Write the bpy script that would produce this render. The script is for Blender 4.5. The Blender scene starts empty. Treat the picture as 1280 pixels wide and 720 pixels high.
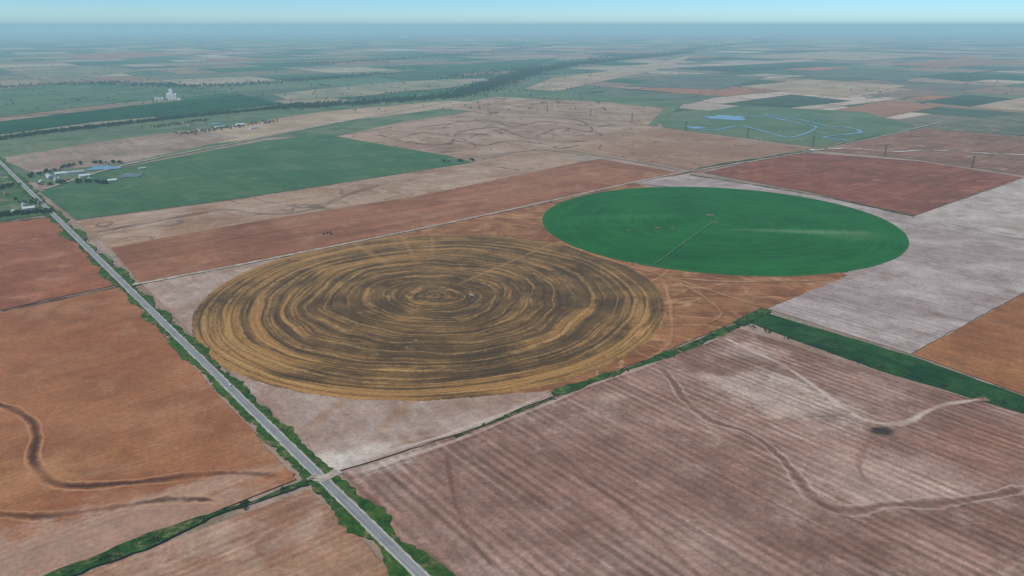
import bpy, math, random
import numpy as np
from mathutils import Vector, noise as mnoise
random.seed(7); rng=np.random.default_rng(11)
scene=bpy.context.scene
scene.view_settings.view_transform='Standard'
scene.view_settings.look='None'; scene.view_settings.exposure=0

# ------------------------------------------------------------------ survey
# Drone flies 440 m above a half-mile (805 m) field grid.  G() converts a bearing
# measurement on the photo to the real ground position (metres, z=0).
H=440.0; F=940.0; HY=32.0
TH=math.atan((360-HY)/F); C=math.cos(TH); T=math.tan(TH)
def G(x,y):
    d=y-HY
    return (H*(x-640)/(d*C), H*(F/(d*C*C)-T))
def S(r,g,b):
    f=lambda v:(v/255/12.92) if v/255<=.04045 else ((v/255+.055)/1.055)**2.4
    return (f(r),f(g),f(b),1)
r0=G(0,203); r1=G(525,720)
E1=Vector((r0[0]-r1[0],r0[1]-r1[1])).normalized()      # along main road (away)
E2=Vector((E1.y,-E1.x))                                  # across, to the right
ROT=math.atan2(E1.y,E1.x)
O=Vector(G(400,597))

# ------------------------------------------------------------------ node helpers
class NB:
    def __init__(s,nt): s.nt=nt
    def n(s,t,**k):
        nd=s.nt.nodes.new(t)
        for a,b in k.items(): setattr(nd,a,b)
        return nd
    def put(s,sock,v):
        if isinstance(v,bpy.types.NodeSocket): s.nt.links.new(v,sock)
        else: sock.default_value=v
    def m(s,op,a,b=0.0,c=None,clamp=False):
        nd=s.n('ShaderNodeMath',operation=op,use_clamp=clamp)
        s.put(nd.inputs[0],a); s.put(nd.inputs[1],b)
        if c is not None: s.put(nd.inputs[2],c)
        return nd.outputs[0]
    def vm(s,op,a,b=(0,0,0),out=0):
        nd=s.n('ShaderNodeVectorMath',operation=op)
        s.put(nd.inputs[0],a); s.put(nd.inputs[1],b)
        return nd.outputs[out]
    def mix(s,f,a,b,blend='MIX'):
        nd=s.n('ShaderNodeMix',data_type='RGBA',blend_type=blend)
        s.put(nd.inputs[0],f); s.put(nd.inputs[6],a); s.put(nd.inputs[7],b)
        return nd.outputs[2]
    def noise(s,vec,scale=1,detail=4,rough=.55,dist=0):
        nd=s.n('ShaderNodeTexNoise'); s.put(nd.inputs['Vector'],vec)
        nd.inputs['Scale'].default_value=scale; nd.inputs['Detail'].default_value=detail
        nd.inputs['Roughness'].default_value=rough; nd.inputs['Distortion'].default_value=dist
        return nd.outputs[0]
    def mr(s,v,a,b,c=0.0,d=1.0,smooth=True):
        nd=s.n('ShaderNodeMapRange'); nd.clamp=True
        if smooth: nd.interpolation_type='SMOOTHSTEP'
        s.put(nd.inputs[0],v)
        for i,q in enumerate((a,b,c,d)): nd.inputs[i+1].default_value=q
        return nd.outputs[0]
    def pos(s): return s.n('ShaderNodeNewGeometry').outputs['Position']
    def rot(s,v,ang):
        nd=s.n('ShaderNodeVectorRotate',rotation_type='Z_AXIS'); s.put(nd.inputs['Vector'],v)
        nd.inputs['Angle'].default_value=ang; return nd.outputs[0]
    def gray(s,v):
        nd=s.n('ShaderNodeCombineColor')
        for i in range(3): s.put(nd.inputs[i],v)
        return nd.outputs[0]
    def out(s,col,rough=.95,spec=.1,metal=0):
        b=s.nt.nodes.get('Principled BSDF')
        s.put(b.inputs['Base Color'],col); b.inputs['Roughness'].default_value=rough
        b.inputs['Specular IOR Level'].default_value=spec; b.inputs['Metallic'].default_value=metal
def newmat(name):
    m=bpy.data.materials.new(name); m.use_nodes=True; return m,NB(m.node_tree)

def field_color(nb,sp):
    p=nb.pos()
    seed=sp.get('seed',0)
    pr=nb.rot(p,-(ROT+sp.get('rot',0)))          # x along rows
    ps=nb.vm('ADD',p,(seed*371.3,seed*113.7,0))
    bl=sp.get('blotch',160)
    n1=nb.noise(ps,1/bl,7,.6,.4)
    lo,hi=sp.get('br',(.38,.62))
    col=nb.mix(nb.mr(n1,lo,hi),sp['a'],sp['b'])
    if 'c' in sp:
        n3=nb.noise(nb.vm('ADD',ps,(900,400,3)),1/sp.get('cs',70),6,.68,.6)
        col=nb.mix(nb.m('MULTIPLY',nb.mr(n3,.5,.66),sp.get('ca',.7)),col,sp['c'])
    for bb in sp.get('blobs',[]):
        (cx,cy),rx,ry,ang,bc,st=bb
        q=nb.vm('SUBTRACT',p,(cx,cy,0)); q=nb.rot(q,-ang)
        q=nb.vm('MULTIPLY',q,(1/rx,1/ry,0)); L=nb.vm('LENGTH',q,out=1)
        L=nb.m('ADD',L,nb.m('MULTIPLY',nb.m('SUBTRACT',nb.noise(ps,1/35,5,.7),.5),2.0))
        col=nb.mix(nb.m('MULTIPLY',nb.mr(L,.35,1.15,1,0),st),col,bc)
    st=sp.get('streak',.25)
    v=nb.vm('MULTIPLY',pr,(1/sp.get('slen',260),1/sp.get('swid',9),0))
    ns=nb.noise(v,1,5,.65)
    k=nb.mr(ns,.32,.68,1-st,1+st,False)
    v2=nb.vm('MULTIPLY',pr,(1/900,1/34,0)); k=nb.m('MULTIPLY',k,nb.mr(nb.noise(v2,1,2,.5),.3,.7,1-st*.6,1+st*.6,False))
    if 'rows' in sp:
        sc,am=sp['rows']
        w=nb.n('ShaderNodeSeparateXYZ'); nb.put(w.inputs[0],pr)
        yy=nb.m('ADD',w.outputs[1],nb.m('MULTIPLY',nb.noise(p,1/60,1),2.5))
        sn=nb.m('SINE',nb.m('MULTIPLY',yy,2*math.pi/sc))
        msk=nb.mr(nb.noise(nb.vm('MULTIPLY',pr,(1/120,1/40,0)),1,2),.35,.65,.25,1)
        k=nb.m('MULTIPLY',k,nb.m('ADD',1,nb.m('MULTIPLY',nb.m('MULTIPLY',sn,msk),am)))
    fine=sp.get('fine',.26)
    k=nb.m('MULTIPLY',k,nb.mr(nb.noise(p,1/4.5,4,.8),.28,.72,1-fine,1+fine,False))
    k=nb.m('MULTIPLY',k,nb.mr(nb.noise(ps,1/28,5,.75),.28,.72,1-fine*.8,1+fine*.8,False))
    if 'contour' in sp:
        sc,kk,wd,cc,ca=sp['contour']
        cn=nb.noise(nb.vm('ADD',ps,(0,0,seed+5)),1/sc,2.5,.45,.8)
        fr=nb.m('ABSOLUTE',nb.m('SUBTRACT',nb.m('FRACT',nb.m('MULTIPLY',cn,kk)),.5))
        msk=nb.mr(nb.noise(ps,1/120,3),.35,.6)
        col=nb.mix(nb.m('MULTIPLY',nb.m('MULTIPLY',nb.mr(fr,0,wd,1,0),msk),ca),col,cc)
    return nb.mix(1.0,col,nb.gray(k),'MULTIPLY'), p
def field_mat(name,sp,overlay=None):
    m,nb=newmat(name); col,p=field_color(nb,sp)
    if overlay:
        at=nb.n('ShaderNodeAttribute',attribute_name='ov'); f=at.outputs['Fac']
        nz=nb.noise(p,1/12,6,.75); nz2=nb.noise(p,1/70,3,.5)
        f=nb.m('ADD',f,nb.m('MULTIPLY',nb.m('SUBTRACT',nz,.5),1.1))
        # pale spoil banks on both margins of a dark terrace channel
        if overlay[2]:
            bk=nb.m('MULTIPLY',nb.mr(f,.12,.3),nb.mr(f,.35,.6,1,0))
            bk=nb.m('MULTIPLY',bk,nb.mr(at.outputs['Fac'],0,.15))
            bk=nb.m('MULTIPLY',bk,nb.mr(nz2,.35,.6,.2,1))
            col=nb.mix(nb.m('MULTIPLY',bk,.6),col,overlay[2])
            ff=nb.mr(f,.42,.95)
        else: ff=nb.mr(f,.3,.95)
        ff=nb.m('MULTIPLY',nb.m('MULTIPLY',ff,nb.mr(at.outputs['Fac'],0,.15)),overlay[1])
        ff=nb.m('MULTIPLY',ff,nb.mr(nz2,.3,.6,.4,1))
        g=nb.mr(nb.noise(p,1/4,4,.7),.25,.75,.7,1.3,False)
        col=nb.mix(ff,col,nb.mix(1.0,overlay[0],nb.gray(g),'MULTIPLY'))
    nb.out(col); return m

# ------------------------------------------------------------------ mesh helpers
def link(o): scene.collection.objects.link(o); return o
def meshobj(name,verts,faces,mat=None,parent=None):
    me=bpy.data.meshes.new(name); me.from_pydata(verts,[],faces); me.update()
    o=bpy.data.objects.new(name,me); link(o)
    if mat: me.materials.append(mat)
    if parent: o.parent=parent
    return o
zlev=[0.0]
def nz_(): zlev[0]+=0.025; return zlev[0]
def poly(name,pts,mat,jit=1.2,world=False,z=None):
    P=[Vector(p if world else G(*p)) for p in pts]
    out=[]
    for i,a in enumerate(P):
        b=P[(i+1)%len(P)]; L=(b-a).length; n=max(1,min(400,int(L/9)))
        nrm=Vector((-(b-a).y,(b-a).x)).normalized() if L else Vector((0,0))
        for k in range(n):
            t=k/n; q=a.lerp(b,t)
            j=(mnoise.noise(Vector((q.x/40,q.y/40,0)))*2+random.uniform(-.5,.5))*jit*min(1,8*t,8*(1-t)+.1) 
            q=q+nrm*j; out.append((q.x,q.y,0))
    z=nz_() if z is None else z
    o=meshobj(name,[(a,b,z) for a,b,_ in out],[list(range(len(out)))],mat); return o
def smooth(pts,step=8,world=False):
    P=[Vector(p if world else G(*p)) for p in pts]
    if len(P)==2:
        n=max(2,int((P[1]-P[0]).length/step)); return [P[0].lerp(P[1],i/n) for i in range(n+1)]
    out=[]
    for i in range(len(P)-1):
        p0=P[max(i-1,0)];p1=P[i];p2=P[i+1];p3=P[min(i+2,len(P)-1)]
        n=max(2,int((p2-p1).length/step))
        for k in range(n):
            t=k/n
            out.append(.5*((2*p1)+(p2-p0)*t+(2*p0-5*p1+4*p2-p3)*t*t+(3*p1-p0-3*p2+p3)*t**3))
    out.append(P[-1]); return out
def strip(name,pts,width,mat,wob=0,off=0,jit=0,step=8,world=False,z=None,taper=False,wvar=0):
    P=smooth(pts,step,world); n=len(P); V=[];Fc=[];ov=[]
    z=nz_() if z is None else z
    prof=[-1,-.5,0,.5,1]; pv=[0,.55,1,.55,0]
    sd=random.uniform(0,99)
    for i,q in enumerate(P):
        a=P[max(0,i-1)];b=P[min(n-1,i+1)]; d=(b-a).normalized(); nr=Vector((d.y,-d.x))
        w=width/2*(1+wvar*mnoise.noise(Vector((q.x/50,q.y/50,sd)))*2)
        q=q+nr*(off+wob*mnoise.noise(Vector((q.x/70,q.y/70,sd))))
        e=min(1,i/6,(n-1-i)/6) if taper else 1
        for k,pf in enumerate(prof):
            j=random.uniform(-jit,jit) if abs(pf)==1 else 0
            s=q+nr*(w*pf+j); V.append((s.x,s.y,z)); ov.append(pv[k]*e)
        if i:
            for k in range(4): Fc.append((5*i-5+k,5*i-5+k+1,5*i+k+1,5*i+k))
    Fc=[f[::-1] for f in Fc]
    o=meshobj(name,V,Fc,mat); at=o.data.attributes.new('ov','FLOAT','POINT'); at.data.foreach_set('value',ov)
    if o.data.polygons[0].normal.z<0: o.data.flip_normals()
    return o

# ------------------------------------------------------------------ ground + patchwork
gl=[0]
s=1500.0
while gl[-1]<430000: gl.append(gl[-1]+s); s*= (1.0 if gl[-1]<15000 else 1.25)
xs=[-g for g in gl[:0:-1]]+gl
V=[(x,y,-2.0) for y in xs for x in xs]; nX=len(xs)
Fc=[(j*nX+i,j*nX+i+1,(j+1)*nX+i+1,(j+1)*nX+i) for j in range(nX-1) for i in range(nX-1)]
m,nb=newmat('far_plain'); p=nb.pos()
c=nb.mix(nb.mr(nb.noise(p,1/5000,6,.65),.4,.6),S(78,96,70),S(150,126,100))
c=nb.mix(nb.mr(nb.noise(nb.vm('ADD',p,(7777,0,0)),1/2600,7,.7),.52,.6),c,S(48,68,54))
nb.out(c); meshobj('ground',V,Fc,m)

m,nb=newmat('patchwork'); p=nb.pos()
at=nb.n('ShaderNodeAttribute',attribute_name='Col'); c=at.outputs['Color']
pr=nb.rot(p,-ROT)
k=nb.mr(nb.noise(p,1/90,6,.75),.25,.75,.7,1.3,False)
k=nb.m('MULTIPLY',k,nb.mr(nb.noise(nb.vm('MULTIPLY',pr,(1/500,1/30,0)),1,4,.6),.3,.7,.88,1.12,False))
c=nb.mix(1.0,c,nb.gray(k),'MULTIPLY')
c=nb.mix(nb.m('MULTIPLY',nb.mr(nb.noise(p,1/500,6,.7,.8),.55,.62),.35),c,S(78,92,66))
cn=nb.noise(nb.vm('ADD',p,(0,3000,0)),1/1500,5,.55,.6)
fr=nb.m('ABSOLUTE',nb.m('SUBTRACT',cn,.5))
c=nb.mix(nb.m('MULTIPLY',nb.mr(fr,0,.007,1,0),.8),c,S(40,60,40))
nb.out(c)
V=[];Fc=[];cols=[]
Lc=[S(84,104,74),S(68,96,68),S(102,114,84),S(74,94,64),S(148,130,102),S(126,118,90),S(50,88,50),S(140,112,88),S(156,140,112),S(60,82,56)]
Rc=[S(158,128,106),S(170,144,120),S(136,110,90),S(74,88,66),S(104,108,82),S(152,102,76),S(90,100,78),S(176,154,132),S(124,114,94),S(58,72,58),S(146,118,96)]
step=805.0
def addq(u0,u1,v0,v1,col):
    g=9
    b=len(V)
    for (u,v) in ((u0+g,v0+g),(u0+g,v1-g),(u1-g,v1-g),(u1-g,v0+g)):
        q=O+E1*u+E2*v; V.append((q.x,q.y,-1.0))
    Fc.append((b,b+3,b+2,b+1)); 
    k=random.uniform(.8,1.2); cols.extend([(col[0]*k,col[1]*k,col[2]*k,1)]*4)
for i in range(-8,90):
    for j in range(-70,90):
        q=O+E1*(i+.5)*step+E2*(j+.5)*step
        if q.y<-2500 or q.y>56000 or abs(q.x)>q.y*.95+3500: continue
        side=q.x/(q.y*.35+800)+mnoise.noise(Vector((q.x/6000,q.y/6000,1)))*1.6
        pal=Rc if side>0 else Lc
        pick=lambda: random.choice(pal if random.random()<.75 else Lc+Rc)
        u0,u1,v0,v1=i*step,(i+1)*step,j*step,(j+1)*step
        r=random.random()
        if r<.45: addq(u0,u1,v0,v1,pick())
        elif r<.62: addq(u0,u0+step/2,v0,v1,pick()); addq(u0+step/2,u1,v0,v1,pick())
        elif r<.8: addq(u0,u1,v0,v0+step/2,pick()); addq(u0,u1,v0+step/2,v1,pick())
        else:
            t=random.choice((.25,.35,.6)); addq(u0,u0+step*t,v0,v1,pick()); addq(u0+step*t,u1,v0,v0+step*.5,pick()); addq(u0+step*t,u1,v0+step*.5,v1,pick())
o=meshobj('farmland',V,Fc,m)
if o.data.polygons[0].normal.z<0: o.data.flip_normals()
ca=o.data.color_attributes.new('Col','FLOAT_COLOR','CORNER')
arr=[]
for pgn in o.data.polygons:
    for li in pgn.loop_indices: arr.extend(cols[pgn.index*4])
ca.data.foreach_set('color',arr)

# ------------------------------------------------------------------ field specs
orangeB=dict(a=S(158,103,66),b=S(138,86,54),c=S(166,122,88),cs=90,ca=.5,blotch=200,streak=.09,swid=5,rot=math.pi/2,rows=(8,.05),fine=.24,seed=1,
  blobs=[(G(60,690),150,60,.5,S(164,132,110),.85),(G(180,655),150,45,.5,S(162,126,102),.8),(G(20,600),90,50,.5,S(174,122,78),.6),(G(300,650),90,30,.6,S(162,126,104),.7),(G(110,440),150,90,0,S(146,88,54),.5),
         (G(230,616),150,18,.5,S(176,142,116),.7),(G(330,560),40,60,.6,S(150,106,72),.5),(G(200,520),120,30,.4,S(166,116,78),.5)])
orangeA=dict(a=S(148,90,58),b=S(130,78,52),c=S(162,110,80),blotch=150,streak=.1,swid=5,rows=(8,.04),seed=2,rot=math.pi/2)
fieldC=dict(a=S(158,118,90),b=S(138,98,72),c=S(172,142,118),blotch=90,streak=.17,rows=(9,.12),swid=6,seed=3,rot=math.pi/2)
fore=dict(a=S(150,116,98),b=S(126,92,75),c=S(166,138,120),cs=70,ca=.6,blotch=140,streak=.2,slen=420,swid=6,rows=(11.5,.26),fine=.32,seed=4,
  blobs=[(G(980,500),60,120,.9,S(190,168,150),.6),(G(930,440),60,40,0,S(186,158,140),.45),(G(640,610),170,60,.6,S(134,100,82),.5),
         (G(1100,600),120,60,.2,S(184,156,138),.5),(G(1101,540),15,12,0,S(56,44,34),.95),(G(470,575),60,30,.6,S(188,170,152),.7),
         (G(800,600),180,90,0,S(130,95,78),.6),(G(1240,560),120,60,.3,S(142,98,76),.6),(G(990,480),16,70,.6,S(202,180,160),.5),(G(840,690),90,60,0,S(160,132,114),.4)])
pinkgray=dict(a=S(172,155,144),b=S(152,132,122),c=S(136,108,94),cs=70,ca=.5,blotch=110,streak=.14,rows=(13,.1),fine=.28,seed=5)
pinkgray2=dict(pinkgray,a=S(182,168,154),b=S(164,146,132),seed=6)
cornerpink=dict(a=S(168,144,126),b=S(150,120,100),c=S(178,158,142),blotch=110,streak=.12,seed=7,blobs=[(G(420,578),34,22,0,S(206,192,174),.9),(G(450,570),50,18,.6,S(200,184,166),.75),(G(500,515),50,12,1.2,S(146,104,72),.6),(G(405,520),50,12,1.2,S(146,104,72),.5)])
orangeStrip=dict(a=S(148,97,66),b=S(130,81,54),c=S(160,116,86),cs=120,ca=.6,blotch=220,streak=.2,rot=math.pi/2,slen=500,swid=12,seed=8)
tanStrip=dict(a=S(164,134,108),b=S(146,110,82),c=S(172,150,128),blotch=240,streak=.16,rot=math.pi/2,slen=500,swid=14,seed=9,contour=(380,6,.06,S(98,74,56),.8))
between=dict(a=S(146,98,60),b=S(126,78,46),c=S(168,124,86),cs=50,ca=.7,blotch=80,streak=.26,rot=.9,slen=300,swid=9,seed=10,contour=(300,9,.08,S(184,140,98),.6))
greenfield=dict(a=S(60,94,58),b=S(74,101,64),c=S(96,112,80),cs=120,ca=.55,blotch=260,streak=.12,fine=.2,seed=11)
creek=dict(a=S(164,134,108),b=S(142,110,86),c=S(176,150,128),cs=140,blotch=260,streak=.12,seed=12,contour=(380,8,.09,S(78,58,44),.9))
creek2=dict(a=S(158,124,96),b=S(140,104,78),blotch=260,streak=.12,seed=13,contour=(260,5,.06,S(94,70,54),.8))
redback=dict(a=S(134,78,54),b=S(118,66,46),c=S(150,98,72),blotch=180,streak=.2,seed=14,rot=math.pi/2)
orangeR=dict(a=S(156,104,62),b=S(138,86,50),c=S(124,82,54),blotch=90,streak=.16,seed=15,rows=(10,.08))
pinkleft=dict(a=S(158,134,116),b=S(138,110,90),c=S(108,110,80),blotch=200,streak=.15,seed=16)
darkgreen=dict(a=S(20,66,30),b=S(28,76,36),blotch=400,streak=.08,fine=.12,seed=17)
stripgreen=dict(a=S(22,58,24),b=S(38,76,30),c=S(70,86,46),cs=30,ca=.4,blotch=60,streak=.22,seed=18)
pasture=dict(a=S(80,100,62),b=S(62,88,50),c=S(134,122,90),cs=60,ca=.6,blotch=120,streak=.06,seed=19)
pasture2=dict(a=S(84,102,70),b=S(104,112,80),c=S(54,80,46),cs=200,ca=.7,blotch=300,streak=.06,seed=20)
brownR=dict(a=S(138,98,74),b=S(118,82,60),c=S(154,124,100),blotch=220,streak=.22,seed=21,rot=math.pi/2)
paletan=dict(a=S(174,150,120),b=S(154,128,100),blotch=250,streak=.14,seed=22,rot=math.pi/2)
verge=dict(a=S(38,72,20),b=S(62,88,30),c=S(124,112,74),cs=14,ca=.7,blotch=20,streak=.2,fine=.4,seed=23)
FM={}
def fm(n,sp):
    if n not in FM: FM[n]=field_mat(n,sp)
    return FM[n]

poly('headland',[(-140,395),(-60,250),(60,196),(300,172),(600,134),(900,150),(1420,180),(1500,560),(1350,820),(-300,820)],fm('under',pinkleft),z=-.3)

# --- far fields on the right and along the river
def ff(name,pts,a,b,seed,**k): poly(name,pts,fm('ff%d'%seed,dict(dict(a=a,b=b,blotch=300,streak=.16,fine=.18,seed=seed,rot=math.pi/2),**k)),jit=4)
PT=(S(170,146,118),S(150,124,96)); DG=(S(60,74,54),S(74,86,62)); OB=(S(154,110,82),S(138,94,68)); GG=(S(104,106,88),S(86,96,74))
ff('pale_field',[(925,108),(1010,99),(1135,107),(1050,122)],*PT,60)
ff('grey_field',[(900,130),(990,118),(1065,126),(975,136)],*DG,61)
ff('brown_field',[(1025,141),(1105,126),(1180,132),(1090,150)],*OB,62)
ff('grey_field',[(1140,96),(1200,90),(1275,96),(1210,102)],*DG,63)
ff('grey_field',[(1150,127),(1210,118),(1290,126),(1230,135)],*DG,64)
ff('pale_field',[(1210,134),(1290,120),(1420,128),(1330,142)],*PT,65)
ff('grey_field',[(1180,157),(1250,145),(1400,158),(1420,172),(1280,168)],*DG,66)
ff('brown_field',[(1130,102),(1060,97),(980,92),(1060,86),(1160,92)],*GG,67)
ff('pale_field',[(640,117),(690,98),(780,86),(870,68),(830,86),(760,100),(700,113)],*PT,68)
ff('pale_field',[(340,118),(470,104),(560,99),(620,98),(560,110),(440,121),(360,125)],S(150,136,108),S(116,118,88),69)
ff('green_field',[(480,92),(600,78),(700,72),(660,84),(560,94)],S(50,80,50),S(66,92,60),70)
ff('tan_field',[(700,126),(770,112),(900,120),(860,130)],*GG,71)
ff('tan_field',[(780,108),(850,92),(960,96),(900,112)],*GG,72)
ff('brown_field',[(560,133),(620,122),(700,126),(640,137)],S(140,118,94),S(124,104,80),73)
ff('tan_field',[(0,92),(110,82),(190,88),(90,98)],S(132,124,98),S(104,108,80),74); ff('brown_field',[(60,70),(160,64),(240,68),(130,75)],*OB,75)
ff('tan_field',[(930,70),(1040,64),(1180,68),(1080,76)],*PT,76); ff('brown_field',[(1100,80),(1220,73),(1290,77),(1180,85)],*OB,77)
ff('green_field',[(-100,122),(60,106),(220,108),(300,116),(150,128),(0,146),(-100,158)],S(72,98,66),S(92,108,76),78,c=S(52,78,48),cs=160,ca=.7)

# --- far side of the near grid
poly('pasture',[(0,170),(350,132),(640,110),(860,125),(820,158),(600,137),(420,170),(330,172),(160,207),(60,232),(-60,205)],fm('pasture2',pasture2))
poly('brown_field',[(545,135),(620,121),(760,128),(830,135),(810,157),(650,138),(600,140)],fm('bf80',dict(creek,seed=80)))
poly('pale_field',[(300,176),(420,153),(545,137),(600,128),(560,126),(400,140),(270,160),(150,176),(180,188)],fm('paletan',paletan))
poly('pink_field',[(0,198),(120,178),(240,162),(300,172),(160,203),(40,216)],fm('pinkleft',pinkleft))
poly('green_crop_field',[(-120,170),(0,152),(150,134),(300,118),(352,130),(240,142),(120,152),(0,168),(-120,184)],fm('darkgreen',darkgreen))
poly('creek_field',[(420,171),(500,153),(590,140),(660,138),(830,160),(750,180),(700,190),(660,187),(590,203)],fm('creek',creek))
poly('creek_field',[(700,190),(830,160),(1012,186),(945,199),(870,216),(760,197)],fm('creek2',creek2))
poly('green_pasture',[(50,240),(95,275),(300,248),(470,222),(590,203),(560,195),(405,168),(330,176),(160,208),(85,226)],fm('greenfield',greenfield))
poly('tan_field',[(95,277),(137,310),(330,275),(530,244),(725,203),(700,192),(660,187),(590,204),(470,223),(300,250)],fm('tanStrip',tanStrip))
poly('ploughed_field',[(137,310),(176,354),(350,322),(600,272),(856,217),(750,199),(725,203),(530,244),(330,275)],fm('orangeStrip',orangeStrip))
poly('wetland_meadow',[(820,148),(930,132),(1080,140),(1150,160),(1020,184),(830,160)],fm('pasture3',dict(pasture2,seed=31,a=S(78,102,68),b=S(96,110,78),c=S(112,118,88))))
poly('brown_field',[(1012,187),(1100,170),(1160,160),(1420,186),(1420,206),(1280,219),(1150,200)],fm('brownR',brownR))
poly('brown_field',[(1150,160),(1280,140),(1420,150),(1420,180)],fm('brownR2',dict(brownR,seed=33,a=S(104,104,80),b=S(86,90,66))))
poly('red_ploughed_field',[(880,216),(945,201),(1010,191),(1150,202),(1278,222),(1142,270),(1010,240)],fm('redback',redback))
poly('pale_stubble_field',[(1142,271),(1282,223),(1420,215),(1460,340),(1280,299)],fm('pinkgray2',pinkgray2))
poly('pale_stubble_field',[(862,218),(1010,242),(1142,271),(1280,300),(1380,322),(1280,366),(1138,443),(958,386),(1055,345),(1100,300),(900,240),(780,228)],fm('pinkgray',pinkgray))
poly('ploughed_field',[(1140,443),(1280,367),(1400,335),(1560,560),(1280,494)],fm('orangeR',orangeR))
poly('green_strip',[(926,400),(952,390),(1140,446),(1280,496),(1460,556),(1460,576),(1280,517),(1100,464)],fm('stripgreen',stripgreen))
poly('between_field',[(356,322),(600,272),(700,250),(790,226),(1060,345),(958,387),(700,494),(560,520)],fm('between',between))
poly('corner_field',[(178,356),(356,322),(420,360),(300,460),(560,500),(700,488),(570,543),(416,592)],fm('cornerpink',cornerpink))
poly('ploughed_field',[(-200,300),(0,279),(66,272),(148,356),(0,388),(-200,425)],fm('orangeA',orangeA))
poly('farmyard_grass',[(-160,230),(0,222),(16,224),(62,268),(0,277),(-160,292)],fm('pasture',pasture))
poly('ploughed_field',[(-200,430),(0,391),(150,360),(370,600),(80,716),(-60,790),(-400,700)],fm('orangeB',orangeB))
poly('stubble_field',[(100,722),(384,612),(500,722),(600,840),(-150,840)],fm('fieldC',fieldC))
poly('stubble_field',[(424,594),(570,546),(700,494),(922,411),(1100,466),(1280,520),(1500,586),(1500,840),(660,840),(540,716)],fm('fore',fore))

# ------------------------------------------------------------------ pivot circles
def circ(l,r,t,b):
    yt=G(0,t)[1]; yb=G(0,b)[1]; cy=(yt+yb)/2
    a=math.atan((l-640)*C/F); bb=math.atan((r-640)*C/F)
    cx=(cy+H*T)*math.tan((a+bb)/2)
    rr=.5*((yt-yb)/2+math.sin((bb-a)/2)*math.hypot(cx,cy+H*T))
    return Vector((cx,cy)),rr
CB,RB=circ(247,825,293,506); CG,RG=circ(683,1130,233,348)
def disc(name,c,r,mat,jit):
    n=900; z=nz_(); V=[]
    for i in range(n):
        a=2*math.pi*i/n; rr=r+mnoise.noise(Vector((math.cos(a)*9,math.sin(a)*9,2)))*jit+random.uniform(-.4,.4)*jit
        V.append((c.x+rr*math.cos(a),c.y+rr*math.sin(a),z))
    return meshobj(name,V,[list(range(n))],mat)
m,nb=newmat('dry_circle'); p=nb.pos()
q=nb.vm('SUBTRACT',p,(CB.x,CB.y,0)); 
wob=nb.m('MULTIPLY',nb.m('SUBTRACT',nb.noise(p,1/190,2,.5),.5),.2)
r=nb.m('DIVIDE',nb.vm('LENGTH',nb.vm('MULTIPLY',q,(1,1,0)),out=1),RB)
r2=nb.m('ADD',r,nb.m('MULTIPLY',wob,nb.mr(r,.5,1,1,.1)))
r2=nb.m('ADD',r2,nb.m('MULTIPLY',nb.m('SUBTRACT',nb.noise(p,1/22,3,.6),.5),.008))
dr=nb.vm('NORMALIZE',q)
def ringnoise(k,mm,seed,det=4,rough=.6):
    v=nb.n('ShaderNodeCombineXYZ'); nb.put(v.inputs[2],nb.m('MULTIPLY',r2,mm))
    v2=nb.vm('ADD',nb.vm('MULTIPLY',dr,(k,k,0)),v.outputs[0]); v2=nb.vm('ADD',v2,(seed,seed*2,0))
    return nb.noise(v2,1,det,rough)
ra=ringnoise(.9,15,1,3); rb=ringnoise(.9,42,5,3); rc=ringnoise(1.6,90,9,3,.7)
reg=nb.noise(p,1/110,6,.7); spk=nb.noise(p,1/16,5,.75)
olive=nb.mix(nb.mr(reg,.38,.62),S(78,57,32),S(108,80,44))
gold=nb.mix(nb.mr(rc,.3,.7),S(176,132,74),S(150,106,56))
g=nb.m('ADD',nb.m('MULTIPLY',ra,.5),nb.m('MULTIPLY',rb,.8))
g=nb.m('ADD',g,nb.m('MULTIPLY',rc,.3))
g=nb.m('ADD',g,nb.m('MULTIPLY',nb.m('SUBTRACT',reg,.5),.42))
g=nb.m('ADD',g,nb.m('MULTIPLY',nb.m('SUBTRACT',spk,.5),.28))
g=nb.m('ADD',g,nb.mr(r,.6,1,-.05,.03))
def blob(cx,cy,rx,ry,ang):
    qq=nb.rot(nb.vm('SUBTRACT',p,(cx,cy,0)),-ang); L=nb.vm('LENGTH',nb.vm('MULTIPLY',qq,(1/rx,1/ry,0)),out=1)
    L=nb.m('ADD',L,nb.m('MULTIPLY',nb.m('SUBTRACT',reg,.5),1.4)); return nb.mr(L,.2,1.2,1,0)
for (px,py,rx,ry,an,k) in ((300,430,90,170,.3,.18),(430,335,160,70,.3,.1),(520,315,110,60,.2,.1),(620,486,130,18,.1,.16),(430,492,120,22,-.25,.22),(720,365,110,80,.9,-.12),(560,435,200,80,.1,-.09),(800,400,22,120,-.1,.14),(660,470,120,16,.3,.12),(340,380,60,100,-.4,.08),(480,395,40,60,.2,-.08)):
    c_=G(px,py); g=nb.m('ADD',g,nb.m('MULTIPLY',blob(c_[0],c_[1],rx,ry,an),k))
f=nb.mr(g,.72,.98,.03,.95)
col=nb.mix(f,olive,gold)
def lines(src,kk,w,colr,al,lo=.3):
    global col
    fr=nb.m('ABSOLUTE',nb.m('SUBTRACT',nb.m('FRACT',nb.m('MULTIPLY',src,kk)),.5))
    col=nb.mix(nb.m('MULTIPLY',nb.m('MULTIPLY',nb.mr(fr,w*.2,w,1,0),nb.mr(spk,.34,.6,lo,1)),al),col,colr)
warp=nb.m('ADD',r2,nb.m('MULTIPLY',nb.m('SUBTRACT',ra,.5),.1))
lines(warp,12,.09,S(186,144,88),.5,.15)
lines(nb.m('ADD',r2,nb.m('MULTIPLY',nb.m('SUBTRACT',rb,.5),.03)),17,.12,S(54,38,22),.65)
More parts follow.
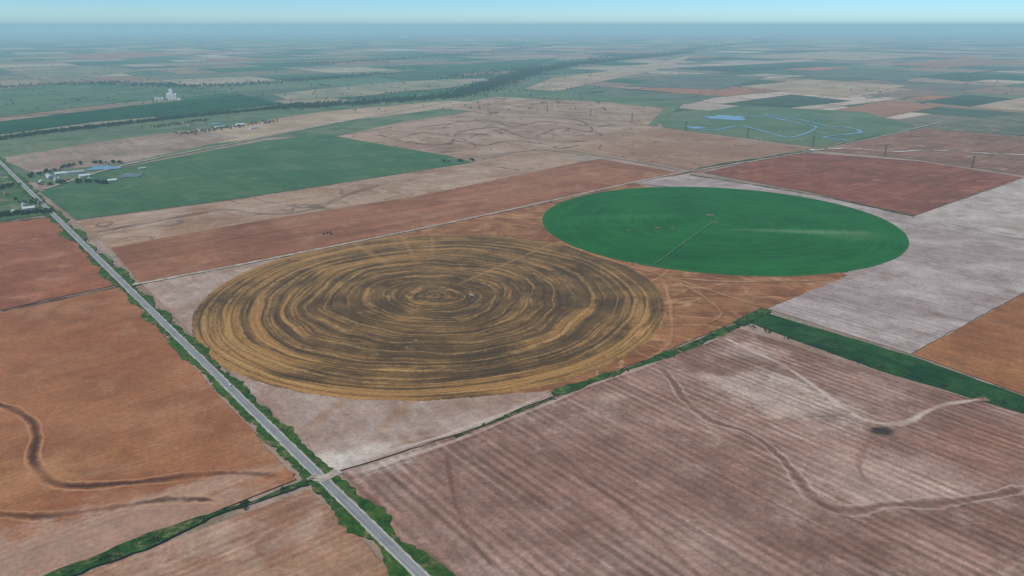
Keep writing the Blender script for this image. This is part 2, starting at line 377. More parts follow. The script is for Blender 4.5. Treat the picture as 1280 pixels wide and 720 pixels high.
lines(nb.m('ADD',warp,.37),14,.09,S(62,44,26),.55)
fine=nb.mr(nb.noise(p,1/4.5,5,.8),.28,.72,.62,1.38,False)
col=nb.mix(1.0,col,nb.gray(fine),'MULTIPLY')
pk=nb.mr(nb.noise(nb.vm('ADD',p,(50,0,0)),1/22,6,.75),.6,.68)
cc=G(545,435); col=nb.mix(nb.m('MULTIPLY',nb.m('MULTIPLY',pk,blob(cc[0],cc[1],230,80,.1)),.6),col,S(160,134,114))
xyz=nb.n('ShaderNodeSeparateXYZ'); nb.put(xyz.inputs[0],q)
th=nb.m('ARCTAN2',xyz.outputs[1],xyz.outputs[0])
for (px,py,w,k,rmin) in ((690,305,3.2,.5,.08),(505,300,5,.3,.45),(455,312,7,.3,.4),(540,296,4,.22,.5)):
    e=Vector(G(px,py))-CB; a=math.atan2(e.y,e.x)
    dist=nb.m('MULTIPLY',nb.m('ABSOLUTE',nb.m('SUBTRACT',th,a)),nb.m('MULTIPLY',r,RB))
    dist=nb.m('ADD',dist,nb.m('MULTIPLY',nb.m('SUBTRACT',spk,.5),14))
    col=nb.mix(nb.m('MULTIPLY',nb.m('MULTIPLY',nb.mr(dist,w*.4,w*1.6,1,0),nb.mr(r,rmin,rmin+.2)),k),col,S(176,130,78))
nb.out(col)
disc('dry_crop_circle',CB,RB,m,3.5)
m,nb=newmat('green_circle'); p=nb.pos()
q=nb.vm('SUBTRACT',p,(CG.x,CG.y,0)); r=nb.m('DIVIDE',nb.vm('LENGTH',nb.vm('MULTIPLY',q,(1,1,0)),out=1),RG)
n1=nb.noise(p,1/130,6,.7); col=nb.mix(nb.mr(n1,.35,.65),S(10,80,20),S(20,96,30))
v=nb.n('ShaderNodeCombineXYZ'); nb.put(v.inputs[2],nb.m('MULTIPLY',r,40))
rn=nb.noise(nb.vm('ADD',nb.vm('MULTIPLY',nb.vm('NORMALIZE',q),(1.4,1.4,0)),v.outputs[0]),1,3,.6)
col=nb.mix(nb.mr(rn,.35,.7,0,.3),col,S(50,110,50))
def gb(px,py,rx,ry,ang,colr,k):
    global col
    c_=G(px,py); qq=nb.rot(nb.vm('SUBTRACT',p,(c_[0],c_[1],0)),-ang); L=nb.vm('LENGTH',nb.vm('MULTIPLY',qq,(1/rx,1/ry,0)),out=1)
    L=nb.m('ADD',L,nb.m('MULTIPLY',nb.m('SUBTRACT',nb.noise(nb.vm('MULTIPLY',p,(.2,1,1)),1/18,5,.6),.5),1.0))
    col=nb.mix(nb.m('MULTIPLY',nb.mr(L,.2,1.1,1,0),k),col,colr)
gb(1010,290,190,24,-.1,S(110,138,96),.45); gb(1060,294,90,60,-.2,S(100,132,84),.3); gb(780,272,160,40,.1,S(56,114,50),.45)  # right-hand pale streaks: sprinkler mist and light painted into the crop colour
gb(850,320,200,60,0,S(6,70,16),.5)
for k_ in range(1,9):
    rr_=k_/8.4
    col=nb.mix(nb.m('MULTIPLY',nb.mr(nb.m('ABSOLUTE',nb.m('SUBTRACT',r,rr_)),0,.004,1,0),.45),col,S(14,58,18))
col=nb.mix(nb.mr(r,.985,1.0,0,.5),col,S(54,88,40))
fine=nb.mr(nb.noise(p,1/6,5,.75),.25,.75,.78,1.22,False); col=nb.mix(1.0,col,nb.gray(fine),'MULTIPLY')
nb.out(col); disc('green_crop_circle',CG,RG,m,1.2)

# ------------------------------------------------------------------ tracks & terraces (share the field's own soil colour at their margins)
def trk(kind,sp,pts,w,col,al,name='terrace_track',bank=None,**k):
    key=(kind,)+tuple(round(c,4) for c in col)+(al,bank)
    if key not in FM: FM[key]=field_mat(kind+'_track',sp,(col,al,bank))
    strip(name,pts,w,FM[key],wob=4,wvar=.4,taper=True,**k)
drk=S(78,48,32); pale=S(194,174,156); bk=S(186,138,98); bkf=S(184,160,142)
trk('orangeB',orangeB,[(-60,490),(0,507),(35,525),(47,548),(41,575),(62,602),(100,609),(170,604),(250,594),(300,592),(364,598)],21,drk,1.0,step=4,bank=bk)
trk('orangeB',orangeB,[(-60,640),(0,645),(60,646),(130,637),(200,626),(255,625),(282,634)],19,drk,.95,step=4,bank=bk)
rd=S(106,72,58)
trk('fore',fore,[(822,455),(842,480),(862,508),(890,528),(930,540),(962,560),(990,590),(1020,625),(1060,640),(1110,632),(1180,629),(1290,612)],20,rd,.75,step=4,bank=bkf)
trk('fore',fore,[(900,420),(940,440),(980,458),(1000,470),(1040,500),(1080,525),(1130,530),(1180,508),(1235,500)],13,pale,.95,step=4)
trk('fore',fore,[(892,522),(930,524),(975,520),(1010,508),(1000,482)],10,S(176,140,118),.7,step=4)
trk('fore',fore,[(555,560),(562,600),(572,640),(590,675),(625,725)],11,rd,.75,step=4)
trk('fore',fore,[(650,520),(690,560),(740,605),(800,655),(850,700),(890,740)],13,rd,.6,step=4)
trk('fore',fore,[(1090,545),(1074,575),(1080,600),(1120,622)],16,S(126,84,64),.6,step=4)
trk('fore',fore,[(1110,540),(1160,560),(1230,580),(1300,590)],18,S(126,84,64),.5,step=4)
trk('fore',fore,[(900,520),(950,528),(1010,520),(1060,512)],16,S(126,84,64),.4,step=4)
trk('fore',fore,[(424,600),(570,551),(700,499),(918,415)],12,S(188,166,148),.75,name='dirt_track')
trk('cornerpink',cornerpink,[(412,588),(500,562),(572,540),(690,492)],14,S(198,182,164),.7,name='dirt_track')
trk('pinkgray',pinkgray,[(1142,272),(1190,283),(1290,301)],10,S(206,196,184),.8,name='dirt_track')
trk('between',between,[(690,300),(760,325),(830,345),(900,368),(955,384)],10,S(180,132,88),.7,name='dirt_track')
trk('between',between,[(826,348),(838,385),(835,430),(800,455)],10,S(178,132,90),.7,name='dirt_track')
trk('between',between,[(790,330),(860,360),(900,390),(880,408)],8,S(174,128,88),.7,name='dirt_track')
trk('between',between,[(810,345),(890,352),(970,352),(1040,350)],8,S(184,140,102),.7,name='dirt_track')
trk('creek',creek,[(470,168),(510,178),(560,180),(575,165),(620,160),(660,172),(700,160),(740,165),(720,150),(650,146)],26,S(84,62,48),.95)
trk('creek',creek,[(520,160),(560,155),(610,150),(640,158),(680,152),(740,158),(770,155)],24,S(88,66,50),.95)
trk('creek',creek,[(500,172),(530,166),(570,172),(600,182),(640,176),(690,182)],20,S(88,66,50),.85)
trk('tan',tanStrip,[(120,290),(200,276),(280,262),(330,268),(390,262),(430,245),(470,232)],18,S(94,70,52),.85)

# ------------------------------------------------------------------ verges, roads
VM=fm('verge',verge)
m,nb=newmat('asphalt'); p=nb.pos()
c=nb.mix(nb.mr(nb.noise(nb.vm('MULTIPLY',nb.rot(p,-ROT),(.01,.8,0)),1,4),.3,.7),S(118,118,114),S(146,146,140))
c=nb.mix(nb.mr(nb.noise(p,1/25,5),.5,.7,0,.4),c,S(98,98,98)); nb.out(c,.85,.3); ASPH=m
def flat(name,col,var=.12,rough=.8,spec=.3,sc=.5,metal=0):
    m,nb=newmat(name); p=nb.n('ShaderNodeTexCoord').outputs['Object']
    k=nb.mr(nb.noise(p,sc,4,.6),.25,.75,1-var,1+var,False)
    nb.out(nb.mix(1.0,col,nb.gray(k),'MULTIPLY'),rough,spec,metal); return m
WPAINT=flat('line_white',S(226,226,220)); YPAINT=flat('line_yellow',S(210,170,60))
GRAVEL=fm('gravel',dict(a=S(180,166,148),b=S(152,136,118),blotch=20,streak=.08,fine=.25,seed=40))
A0=Vector(r1)-E1*400; A1=Vector(r0)+E1*5200
main=[tuple(A0),tuple(A1)]
strip('grass_verge',main,31,VM,jit=2.4,wob=2.5,wvar=.45,world=True,step=5)
strip('gravel_shoulder',main,12,GRAVEL,jit=.7,world=True,step=5)
strip('road',main,9.5,ASPH,world=True,step=20)
for k_,off in enumerate((-4.4,4.4)):
    strip('edge_line',main,.25,WPAINT,off=off,world=True,step=60)
V=[];Fc=[];zz=nz_()
Lr=(A1-A0).length; t=0
while t<Lr:
    a=A0+E1*t;b=A0+E1*(t+3);b0=len(V)
    for q,sg in ((a,-1),(a,1),(b,1),(b,-1)):
        w=q+E2*.12*sg; V.append((w.x,w.y,zz))
    Fc.append((b0,b0+1,b0+2,b0+3)); t+=12
meshobj('centre_line',V,Fc,YPAINT)
VG2=fm('verge2',dict(verge,a=S(30,62,22),b=S(46,78,30),seed=24))
strip('grass_verge',[(392,601),(250,652),(85,717),(-60,780)],10,VG2,jit=1.6,wob=3,wvar=.7)
strip('grass_verge',[(692,494),(760,471),(850,438),(922,408)],14,VG2,jit=1.6,wob=2,wvar=.6)
strip('grass_verge',[(568,548),(620,527),(692,499)],3.5,VG2,jit=.8,wob=1,wvar=.6)
strip('grass_verge',[(922,406),(958,388)],20,VG2,jit=1)
strip('grass_verge',[(856,216),(900,206),(1010,189),(1100,170)],14,VG2,jit=2,wvar=.5)
strip('grass_verge',[(862,219),(1010,243),(1142,271)],8,VG2,jit=2,wvar=.5)
strip('grass_verge',[(0,278),(66,271)],10,VG2,jit=2,wvar=.5)
strip('grass_verge',[(0,389.5),(60,378),(150,359)],5,fm('drk',dict(a=S(90,56,38),b=S(74,54,36),blotch=30,seed=41)),jit=1,wvar=.5)
strip('dirt_road',[(166,357),(340,324),(600,271),(790,229),(858,215)],9,GRAVEL,jit=1,wob=2,step=7)
strip('dirt_road',[(858,215),(1010,190),(1105,170),(1180,152)],8,GRAVEL,jit=1)
strip('dirt_road',[(55,237),(160,206),(300,178),(420,154),(560,128)],12,GRAVEL,jit=1)
strip('dirt_road',[(560,200),(700,188),(860,215)],6,GRAVEL,jit=1)
strip('dirt_road',[(388,597),(404,600),(424,590)],12,GRAVEL,jit=.8,step=3)
strip('gravel_bed',[(1012,188),(1060,186),(1120,190),(1160,188),(1210,191),(1300,195)],12,fm('palebed',dict(a=S(204,192,178),b=S(186,170,154),blotch=30,seed=42)),jit=3,wvar=.6)
m,nb=newmat('water'); nb.out(S(112,140,152),.3,.4); WATER=m
def blobpoly(name,px,py,rx,ry,mat,ang=0):
    c_=Vector(G(px,py)); n=60; sd=random.uniform(0,50); z=nz_(); V=[]
    for i in range(n):
        a=2*math.pi*i/n; k=1+.8*mnoise.noise(Vector((math.cos(a)*1.4+sd,math.sin(a)*1.4,0)))
        x=rx*k*math.cos(a);y=ry*k*math.sin(a); V.append((c_.x+x*math.cos(ang)-y*math.sin(ang),c_.y+x*math.sin(ang)+y*math.cos(ang),z))
    return meshobj(name,V,[list(range(n))],mat)
strip('river',[(855,158),(890,163),(925,158),(960,166),(990,172),(1020,160),(1000,155),(970,148),(958,144),(1000,150),(1035,158),(1060,160),(1075,166),(1030,172),(1060,176)],13,WATER,jit=2,wvar=.5)
strip('river',[(870,148),(900,150),(950,146),(990,143),(1040,150)],7,WATER,jit=2,wvar=.6)
blobpoly('pond',905,147,95,95,WATER,.4); blobpoly('pond',868,160,40,40,WATER)
blobpoly('pond',128,211,46,36,WATER,.6); blobpoly('pond',163,220,40,34,fm('murk',dict(a=S(112,122,124),b=S(96,106,106),blotch=30,seed=43)),.6)
blobpoly('pond',270,155,30,22,WATER,.5)

# ------------------------------------------------------------------ vegetation
def tree_template(nclump,seed,h=10,w=8):
    r=np.random.default_rng(seed); V=[];Fq=[]
    def cone(a,b,ra,rb):
        a=np.array(a,float);b=np.array(b,float);d=b-a;d/=np.linalg.norm(d)
        u=np.cross(d,[.3,.9,.1]);u/=np.linalg.norm(u);v=np.cross(d,u);b0=len(V)
        for q,rr in((a,ra),(b,rb)):
            for k in range(5):
                t=2*math.pi*k/5;V.append(q+(u*math.cos(t)+v*math.sin(t))*rr)
        for k in range(5):
            k2=(k+1)%5; Fq.append((b0+k,b0+k2,b0+5+k2)); Fq.append((b0+k,b0+5+k2,b0+5+k))
    cone((0,0,-.5),(0,0,h*.5),.35,.2)
    for k in range(4):
        t=k*1.6+r.uniform(0,.6); cone((0,0,h*.3),(math.cos(t)*w*.3,math.sin(t)*w*.3,h*.62),.18,.07)
    nt=len(Fq)
    for k in range(nclump):
        while True:
            q=r.uniform(-1,1,3)
            if .2<np.linalg.norm(q)<1: break
        lob=1+.25*math.sin(3*math.atan2(q[1],q[0])+seed)
        c=np.array([q[0]*w*.5*lob,q[1]*w*.5*lob,h*.62+q[2]*h*.36]); s=r.uniform(.09,.2)*w
        dirs=np.array([[1,0,0],[-1,0,0],[0,1,0],[0,-1,0],[0,0,1],[0,0,-1]],float)
        b0=len(V)
        for d in dirs: V.append(c+d*s*r.uniform(.5,1.3)+r.normal(0,.2*s,3))
        for f in ((0,2,4),(2,1,4),(1,3,4),(3,0,4),(2,0,5),(1,2,5),(3,1,5),(0,3,5)): Fq.append(tuple(b0+i for i in f))
    return np.array(V),np.array(Fq),nt
m,nb=newmat('foliage'); p=nb.pos(); gi=nb.n('ShaderNodeNewGeometry').outputs['Random Per Island']
c=nb.mix(gi,S(22,42,16),S(52,74,28)); c=nb.mix(nb.mr(nb.noise(p,1/40,3),.35,.65,0,.5),c,S(30,52,26)); nb.out(c,.8,.2); FOL=m
BARK=flat('bark',S(84,68,52))
TT=[tree_template(34,i,h=random.uniform(9,12),w=random.uniform(8,11)) for i in range(4)]
TS=[tree_template(12,20+i,h=8,w=9) for i in range(4)]
SH=[tree_template(10,40+i,h=2.2,w=3.0) for i in range(3)]
def mass(name,pts,temps,smin=.7,smax=1.3):
    Vs=[];Fs=[];Ms=[];o_=0
    for (x,y) in pts:
        v,f,nt=random.choice(temps); a=random.uniform(0,6.28); s=random.uniform(smin,smax)
        R=np.array([[math.cos(a),-math.sin(a),0],[math.sin(a),math.cos(a),0],[0,0,1]])
        Vs.append(v@R.T*s*np.array([1,1,random.uniform(.85,1.2)])+np.array([x,y,0])); Fs.append(f+o_); o_+=len(v)
        mm=np.zeros(len(f),int); mm[:nt]=1; Ms.append(mm)
    V=np.concatenate(Vs).astype(np.float32);Fa=np.concatenate(Fs).astype(np.int32);M=np.concatenate(Ms).astype(np.int32)
    me=bpy.data.meshes.new(name); me.vertices.add(len(V)); me.vertices.foreach_set('co',V.ravel())
    me.loops.add(len(Fa)*3); me.loops.foreach_set('vertex_index',Fa.ravel()); me.polygons.add(len(Fa))
    me.polygons.foreach_set('loop_start',np.arange(0,len(Fa)*3,3,dtype=np.int32)); me.polygons.foreach_set('loop_total',np.full(len(Fa),3,dtype=np.int32))
    me.materials.append(FOL); me.materials.append(BARK); me.polygons.foreach_set('material_index',M); me.update(calc_edges=True)
    return link(bpy.data.objects.new(name,me))
def along(pts,n,spread,world=False):
    P=smooth(pts,30,world); out=[]
    for _ in range(n):
        q=random.choice(P); out.append((q.x+random.gauss(0,spread),q.y+random.gauss(0,spread)))
    return out
mass('woodland',along([(-40,180),(60,166),(130,158),(220,148),(350,135)],1300,20),TS,1,1.6)
mass('woodland',along([(350,135),(430,131),(480,127),(560,121),(610,108),(640,98),(665,90),(700,84),(740,78),(800,72),(860,66)],6400,66),TS,1.2,2.4)
mass('woodland',along([(560,98),(640,90),(700,81),(780,71),(860,63),(900,57),(960,52)],2600,150),TS,1.2,2.4)
mass('woodland',along([(0,110),(120,104),(260,108),(380,100),(480,92)],900,90),TS,1,2)
mass('woodland',along([(380,80),(500,74),(620,64),(700,56)],1500,160),TS,1.3,2.4)
sc=[]
for _ in range(900):
    x=random.uniform(-100,760); y=50+random.random()**1.3*90; sc.append(G(x,y))
mass('distant_trees',sc,TS,1,1.8)
sc=[G(random.uniform(800,1380),48+random.random()**1.2*70) for _ in range(350)]
mass('distant_trees',sc,TS,.8,1.6)
wb=[]
for _ in range(90):
    i=random.randint(3,26); j=random.randint(-16,26); L=random.uniform(200,800); q0=O+E1*i*805+E2*j*805
    d=random.choice((E1,E2))
    if q0.y<3500: continue
    for t in np.arange(0,L,11): q=q0+d*float(t)+Vector((random.gauss(0,3),random.gauss(0,3))); wb.append((q.x,q.y))
mass('windbreak',wb,TS,.8,1.5)
mass('farm_trees',along([(0,270),(25,268),(58,266)],60,9)+along([(0,236),(20,232)],20,12)+along([(20,250),(45,256)],14,14),TT,.6,1.1)
mass('farm_trees',along([(38,222),(60,216),(100,206),(150,204)],60,8)+along([(50,232),(110,228),(130,230)],40,6),TT,.6,1.2)
mass('farm_trees',along([(230,168),(300,158),(345,152)],120,25)+along([(190,160),(260,150)],90,20),TS,.8,1.3)
mass('bushes',along([(560,203),(590,201)],16,6),TT,.6,1)
mass('bushes',[G(409,293),G(405,294),G(413,292),G(415,294)],TT,.5,.8)
sh=[]
for _ in range(1100):
    t=random.uniform(0,3600); sgn=random.choice((-1,1)); q=A0+E1*t+E2*sgn*random.uniform(8,15)
    if mnoise.noise(Vector((t/60,sgn,0)))>-.05: sh.append(tuple(q))
mass('shrubs',sh,SH,.4,1.2)
mass('shrubs',along([(390,601),(250,652),(85,717)],160,3)+along([(692,494),(760,471),(850,438),(922,408)],200,3.5)+along([(926,404),(1100,460),(1280,512)],160,4)+along([(575,545),(690,499)],26,2),SH,.6,1.4)

# ------------------------------------------------------------------ structures
METAL=flat('metal_white',S(206,206,200),.06,.7,.2); ROOFG=flat('roof_grey',S(162,162,158),.1,.8,.15); ROOFR=flat('roof_rust',S(132,84,66),.15)
WALL=flat('wall_white',S(206,202,192),.08); WALLT=flat('wall_tan',S(178,160,136),.08); CONC=flat('concrete',S(216,212,204),.1,.85); DARK=flat('dark_opening',S(36,38,42),.1,.4); WOOD=flat('wood',S(72,58,46),.15,.9)
GALV=flat('galvanised',S(118,120,112),.1,.5,.4); RUST=flat('weathered_pipe',S(120,92,62),.2,.8)
def empty(name,loc,rz=0):
    e=bpy.data.objects.new(name,None); link(e); e.location=loc; e.rotation_euler=(0,0,rz); return e
def box(name,par,c,s,mat,tx=1,ty=1,bev=0):
    x,y,z=[v/2 for v in s]
    V=[(c[0]+a*x*(tx if k>0 else 1),c[1]+b*y*(ty if k>0 else 1),c[2]+k*z) for k in(-1,1) for a,b in((-1,-1),(1,-1),(1,1),(-1,1))]
    o=meshobj(name,V,[(3,2,1,0),(4,5,6,7),(0,1,5,4),(1,2,6,5),(2,3,7,6),(3,0,4,7)],mat,par)
    if bev: b_=o.modifiers.new('b','BEVEL'); b_.width=bev; b_.segments=3
    return o
def cyl(name,par,a,b,r,mat,r2=None,n=16):
    a=Vector(a);b=Vector(b);d=(b-a).normalized();u=d.orthogonal().normalized();v=d.cross(u);r2=r if r2 is None else r2
    V=[];
    for q,rr in((a,r),(b,r2)):
        for k in range(n):
            t=2*math.pi*k/n;V.append(tuple(q+(u*math.cos(t)+v*math.sin(t))*rr))
    Fc=[(k,(k+1)%n,n+(k+1)%n,n+k) for k in range(n)]+[tuple(range(n))[::-1],tuple(range(n,2*n))]
    return meshobj(name,V,Fc,mat,par)
def gable(name,px,py,L,W,hh,rf,wall,rz=0,world=None):
    g=world or G(px,py); e=empty(name,(g[0],g[1],0),rz)
    box('walls',e,(0,0,hh/2),(L,W,hh),wall)
    o=.6; rh=W*.28
    V=[(-L/2-o,-W/2-o,hh-.1),(L/2+o,-W/2-o,hh-.1),(L/2+o,0,hh+rh),(-L/2-o,0,hh+rh),(-L/2-o,W/2+o,hh-.1),(L/2+o,W/2+o,hh-.1)]
    V+= [(x,y,z+.25) for x,y,z in V]
    meshobj('roof',V,[(6,7,8,9),(9,8,11,10),(3,2,1,0),(4,5,2,3),(0,1,7,6),(5,4,10,11),(1,2,8,7),(2,5,11,8),(3,0,6,9),(4,3,9,10)],rf,e)
    meshobj('gable_end',[(-L/2,-W/2,hh),(-L/2,W/2,hh),(-L/2,0,hh+rh),(L/2,-W/2,hh),(L/2,W/2,hh),(L/2,0,hh+rh)],[(0,2,1),(3,4,5)],wall,e)
    box('door',e,(-L/2-.05,0,hh*.35),(.12,W*.3,hh*.7),DARK)
    for k in range(max(2,int(L/8))):
        x=-L/2+L*(k+.5)/max(2,int(L/8))
        box('window_%d'%k,e,(x,-W/2-.05,hh*.55),(1.6,.12,1.1),DARK)
    return e
for (px,py,L,W,hh,rf,wl,rz) in ((62,222,50,14,6,ROOFG,WALL,ROT),(78,218,40,13,5,METAL,WALL,ROT+1.57),(94,217,50,14,6,ROOFG,WALL,ROT+1.57),(106,221,30,12,5,METAL,WALL,ROT+1.57),(84,226,26,12,5,ROOFR,WALLT,ROT),(140,227,26,11,5,METAL,WALL,ROT+1.57),(178,212,22,10,5,ROOFG,WALLT,ROT+1.57),(52,228,22,12,4,ROOFG,WALL,ROT)):
    gable('barn',px,py,L,W,hh,rf,wl,rz)
gable('farmhouse',18,266,18,11,5,ROOFG,WALL,ROT); gable('barn',36,262,26,12,5,METAL,WALL,ROT+1.57); gable('farmhouse',8,244,16,11,5,ROOFR,WALLT,ROT)
for px,py in ((250,163),(275,160),(300,157),(318,161),(240,157),(332,154)): gable('barn',px,py,random.uniform(30,50),15,6,random.choice((ROOFG,METAL,ROOFR)),WALL,ROT+random.choice((0,1.57)))
def silo(px,py,r=5,h=9):
    g=G(px,py); e=empty('grain_bin',(g[0],g[1],0)); cyl('wall',e,(0,0,0),(0,0,h),r,METAL); cyl('roof',e,(0,0,h),(0,0,h+r*.55),r*1.04,ROOFG,.5); cyl('cap',e,(0,0,h+r*.5),(0,0,h+r*.5+.8),.6,METAL)
    for k in range(3): cyl('ring_%d'%k,e,(0,0,h*(k+1)/4),(0,0,h*(k+1)/4+.2),r*1.015,ROOFG)
for a in ((70,226),(74,225.5),(112,226),(30,259)): silo(*a)
g=G(215,125); e=empty('grain_elevator',(g[0],g[1],0),0)
for k in range(6):
    for jn in range(2): cyl('silo_%d_%d'%(k,jn),e,(-27+k*11,jn*11,0),(-27+k*11,jn*11,36),5.6,CONC,n=24)
box('gallery',e,(0,5.5,38.5),(64,8,5),CONC); box('headhouse',e,(-2,5.5,48),(24,18,30),CONC); box('headhouse_top',e,(-2,5.5,65.5),(14,12,5),CONC)
box('loading_shed',e,(44,5,6),(22,16,12),METAL)
for k in range(4): box('window_%d'%k,e,(-8+k*4,-3.6,52),(1.6,.2,2),DARK)
for k in range(3): cyl('bin_%d'%k,e,(-60-k*20,5,0),(-60-k*20,5,16),9,METAL,n=24)
def pivot(c,end,R,PM,name='irrigation_pivot'):
    d=(Vector(G(*end))-c); a=math.atan2(d.y,d.x); e=empty(name,(c.x,c.y,0),a)
    n=8; L=R*.97/n
    for k in range(4): t=k*math.pi/2+.78; cyl('centre_leg_%d'%k,e,(2*math.cos(t),2*math.sin(t),0),(.3*math.cos(t),.3*math.sin(t),4.4),.12,PM,n=6)
    for i in range(n):
        x0=i*L;x1=x0+L; N=6
        pts=[(x0+(x1-x0)*k/N,0,3.9+.9*math.sin(math.pi*k/N)) for k in range(N+1)]
        for k in range(N): cyl('pipe_%d_%d'%(i,k),e,pts[k],pts[k+1],.17,PM,n=6)
        cyl('truss_a_%d'%i,e,(x0,0,3.6),(x0+L*.5,.9,2.9),.06,PM,n=4); cyl('truss_b_%d'%i,e,(x0+L*.5,.9,2.9),(x1,0,3.6),.06,PM,n=4)
        for sg in(-1,1):
            cyl('leg_%d_%d'%(i,sg),e,(x1,2*sg,.8),(x1,0,3.9),.1,PM,n=5)
            cyl('wheel_%d_%d'%(i,sg),e,(x1-.2,2*sg,.75),(x1+.2,2*sg,.75),.75,DARK,n=14)
        cyl('base_%d'%i,e,(x1,-2,.9),(x1,2,.9),.1,PM,n=5)
    return e
pivot(CG,(815,334),RG,GALV); pivot(CB,(690,305),RB,RUST)
# service track beside the machine on the green circle
PAD=fm('pad',dict(a=S(152,126,104),b=S(130,104,84),blotch=12,seed=50))
GT=fm('greentrack',dict(a=S(70,116,72),b=S(58,104,60),blotch=12,seed=51))
strip('service_track',[(890,279),(853,306),(815,334)],3.2,GT,jit=.3,step=4)
for px,py,rx,ry in ((888,270,11,4),(893,279,7,4),(822,286,8,3),(840,287,5,3),(786,289,6,3),(590,370,6,6),(549,373,5,4)): blobpoly('bare_patch',px,py,rx,ry,PAD,random.uniform(0,1))
gable('pump_house',592,369,4.2,3.4,2.6,ROOFR,WALLT,ROT); gable('pump_house',549,373,3.8,3.2,2.6,ROOFR,WALLT,ROT); gable('pump_house',890,279,3.8,3.2,2.6,ROOFR,WALLT,ROT)
def hframe(px,py,h=40):
    g=G(px,py); e=empty('transmission_pole',(g[0],g[1],0),.3)
    for sg in(-1,1): cyl('pole_%d'%sg,e,(2.2*sg,0,0),(2.2*sg,0,h),1.1,WOOD,.8,n=8)
    box('crossarm',e,(0,1.2,h-4),(15,.9,.9),WOOD)
    cyl('brace_a',e,(-2.2,-1.2,h*.5),(2.2,-1.2,h*.72),.25,WOOD,n=5); cyl('brace_b',e,(2.2,-1.5,h*.5),(-2.2,-1.5,h*.72),.25,WOOD,n=5)
    for k in(-6.5,0,6.5): cyl('insulator_%d'%k,e,(k,1.2,h-6.4),(k,1.2,h-4.5),.3,METAL,n=6)
    return Vector((g[0],g[1],h-6.4))
pp=[hframe(*a) for a in ((1330,213),(1215,210),(1106,195),(1016,183),(934,172),(857,163),(790,152),(738,146),(684,141))]
V=[];Fc=[]
for a,b in zip(pp[:-1],pp[1:]):
    for k in(-6.5,0,6.5):
        ox=Vector((math.cos(.3)*k,math.sin(.3)*k,0))
        for i in range(13):
            t=i/12; q=a.lerp(b,t)+ox-Vector((0,0,4*7*t*(1-t)*.5)); bi=len(V)
            V+= [(q.x,q.y,q.z-.06),(q.x,q.y,q.z+.06)]
            if i: Fc.append((bi-2,bi,bi+1,bi-1))
meshobj('power_line',V,Fc,DARK)
t=60
while t<2600:
    q=A0+E1*t+E2*17; e=empty('utility_pole',(q.x,q.y,0),ROT)
    cyl('pole',e,(0,0,0),(0,0,11),.17,WOOD,.11,n=8); box('crossarm',e,(0.2,0,10.2),(.14,2.6,.14),WOOD)
    for k in(-1.1,0.3,1.1): cyl('insulator_%d'%int(k*10),e,(.2,k,10.27),(.2,k,10.5),.06,METAL,n=6)
    t+=85
def vehicle(name,q,rz,col,truck=False):
    P=flat('paint_'+name,col,.02,.3,.5); e=empty(name,(q[0],q[1],zlev[0]+.01),rz)
    GL=DARK
    box('body',e,(0,0,.72),(4.9,1.9,.7),P,.97,.94,.12)
    if truck: box('cabin',e,(.3,0,1.4),(2.2,1.7,.68),GL,.72,.86,.08); box('roof',e,(.3,0,1.77),(1.6,1.46,.06),P,1,1,.02); box('bed',e,(-1.65,0,1.09),(1.4,1.5,.06),GL)
    else: box('cabin',e,(-.3,0,1.36),(2.9,1.7,.6),GL,.7,.84,.08); box('roof',e,(-.3,0,1.69),(2.05,1.44,.06),P,1,1,.02)
    for x in(-1.5,1.5):
        for y in(-.86,.86): cyl('wheel_%d_%d'%(x*10,y*10),e,(x,y-.12,.36),(x,y+.12,.36),.36,DARK,n=18); cyl('hub_%d_%d'%(x*10,y*10),e,(x,y-.14,.36),(x,y+.14,.36),.18,METAL,n=12)
    for y in(-.6,.6): box('headlight_%d'%(y*10),e,(2.43,y,.8),(.06,.36,.16),METAL); box('taillight_%d'%(y*10),e,(-2.43,y,.8),(.06,.3,.16),ROOFR)
    box('bumper',e,(2.45,0,.5),(.12,1.7,.2),DARK)
def onroad(px,py,side):
    q=Vector(G(px,py))-A0; t=q.dot(E1); return A0+E1*t+E2*side
vehicle('car',onroad(287,484,2.2),ROT,S(236,238,240)); vehicle('pickup_truck',onroad(96,296,-2.2),ROT+math.pi,S(216,216,214),True)

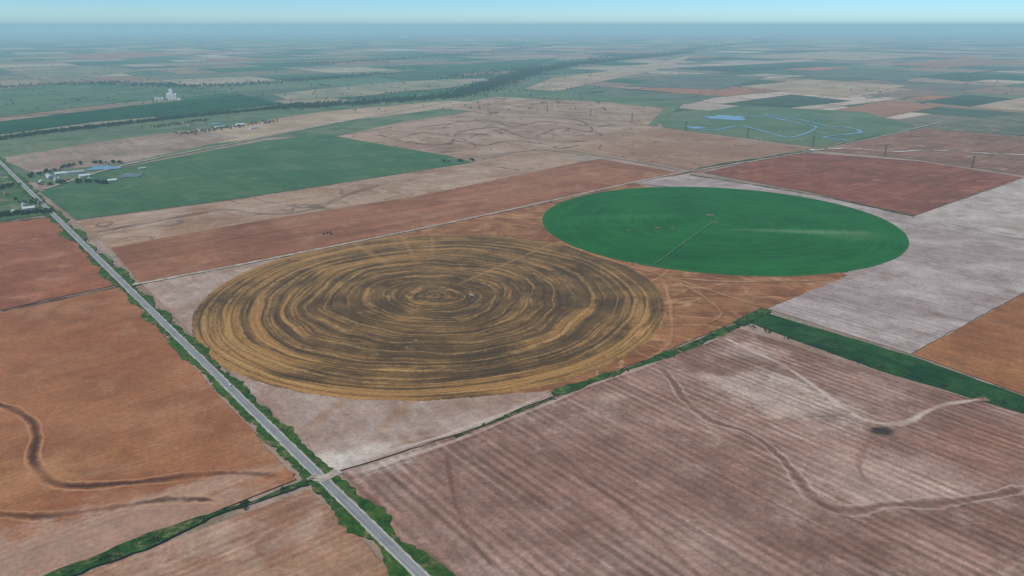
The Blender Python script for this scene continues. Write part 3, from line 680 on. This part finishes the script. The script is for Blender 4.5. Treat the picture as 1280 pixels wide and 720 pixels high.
# ------------------------------------------------------------------ atmosphere, light
SIG=1/18500
m=bpy.data.materials.new('haze'); m.use_nodes=True; nt=m.node_tree; nt.nodes.clear()
o_=nt.nodes.new('ShaderNodeOutputMaterial'); ab=nt.nodes.new('ShaderNodeVolumeAbsorption'); em=nt.nodes.new('ShaderNodeEmission'); ad=nt.nodes.new('ShaderNodeAddShader')
ab.inputs['Color'].default_value=(0,0,0,1); ab.inputs['Density'].default_value=SIG
em.inputs['Color'].default_value=(.27,.48,.60,1); em.inputs['Strength'].default_value=SIG  # haze glows by emission, standing in for sunlight scattered by the air
nt.links.new(ab.outputs[0],ad.inputs[0]); nt.links.new(em.outputs[0],ad.inputs[1]); nt.links.new(ad.outputs[0],o_.inputs['Volume'])
e=meshobj('haze',[(x,y,z) for z in(-30,520) for x,y in((-420000,-420000),(420000,-420000),(420000,420000),(-420000,420000))],[(3,2,1,0),(4,5,6,7),(0,1,5,4),(1,2,6,5),(2,3,7,6),(3,0,4,7)],m)
w=bpy.data.worlds.new('World'); scene.world=w; w.use_nodes=True; nt=w.node_tree; wb_=NB(nt)
sk=nt.nodes.new('ShaderNodeTexSky'); sk.sky_type='NISHITA'; sk.sun_disc=False
EL=math.radians(52); AZ=math.radians(-125)
sk.sun_elevation=EL; sk.sun_rotation=AZ; sk.air_density=1.0; sk.dust_density=.2; sk.ozone_density=4; sk.altitude=400
# clear-air tint low in the sky: the plain-level horizon is pale cyan, not cream
tc=wb_.n('ShaderNodeTexCoord').outputs['Generated']; sx=wb_.n('ShaderNodeSeparateXYZ'); wb_.put(sx.inputs[0],tc)
low=wb_.mix(wb_.mr(sx.outputs[2],0,.05),(.68,.98,1.26,1),(.42,.82,1.22,1))
tint=wb_.mix(wb_.mr(sx.outputs[2],.05,.45),low,(1,1,1,1))
skc=wb_.mix(1.0,sk.outputs[0],tint,'MULTIPLY')
nt.links.new(skc,nt.nodes['Background'].inputs[0]); nt.nodes['Background'].inputs[1].default_value=.12
sd=bpy.data.lights.new('sun','SUN'); sd.energy=3.3; sd.angle=math.radians(.5); sd.color=(1,.965,.91)
so=link(bpy.data.objects.new('sun',sd)); dv=Vector((math.sin(AZ)*math.cos(EL),math.cos(AZ)*math.cos(EL),math.sin(EL)))
so.rotation_euler=dv.to_track_quat('Z','Y').to_euler(); so.location=dv*1000
cam=bpy.data.cameras.new('camera'); co=link(bpy.data.objects.new('camera',cam)); cam.sensor_width=36; cam.lens=36*F/1280
cam.clip_start=1; cam.clip_end=1000000; co.location=(0,0,H); co.rotation_euler=(math.pi/2-TH,0,0); scene.camera=co
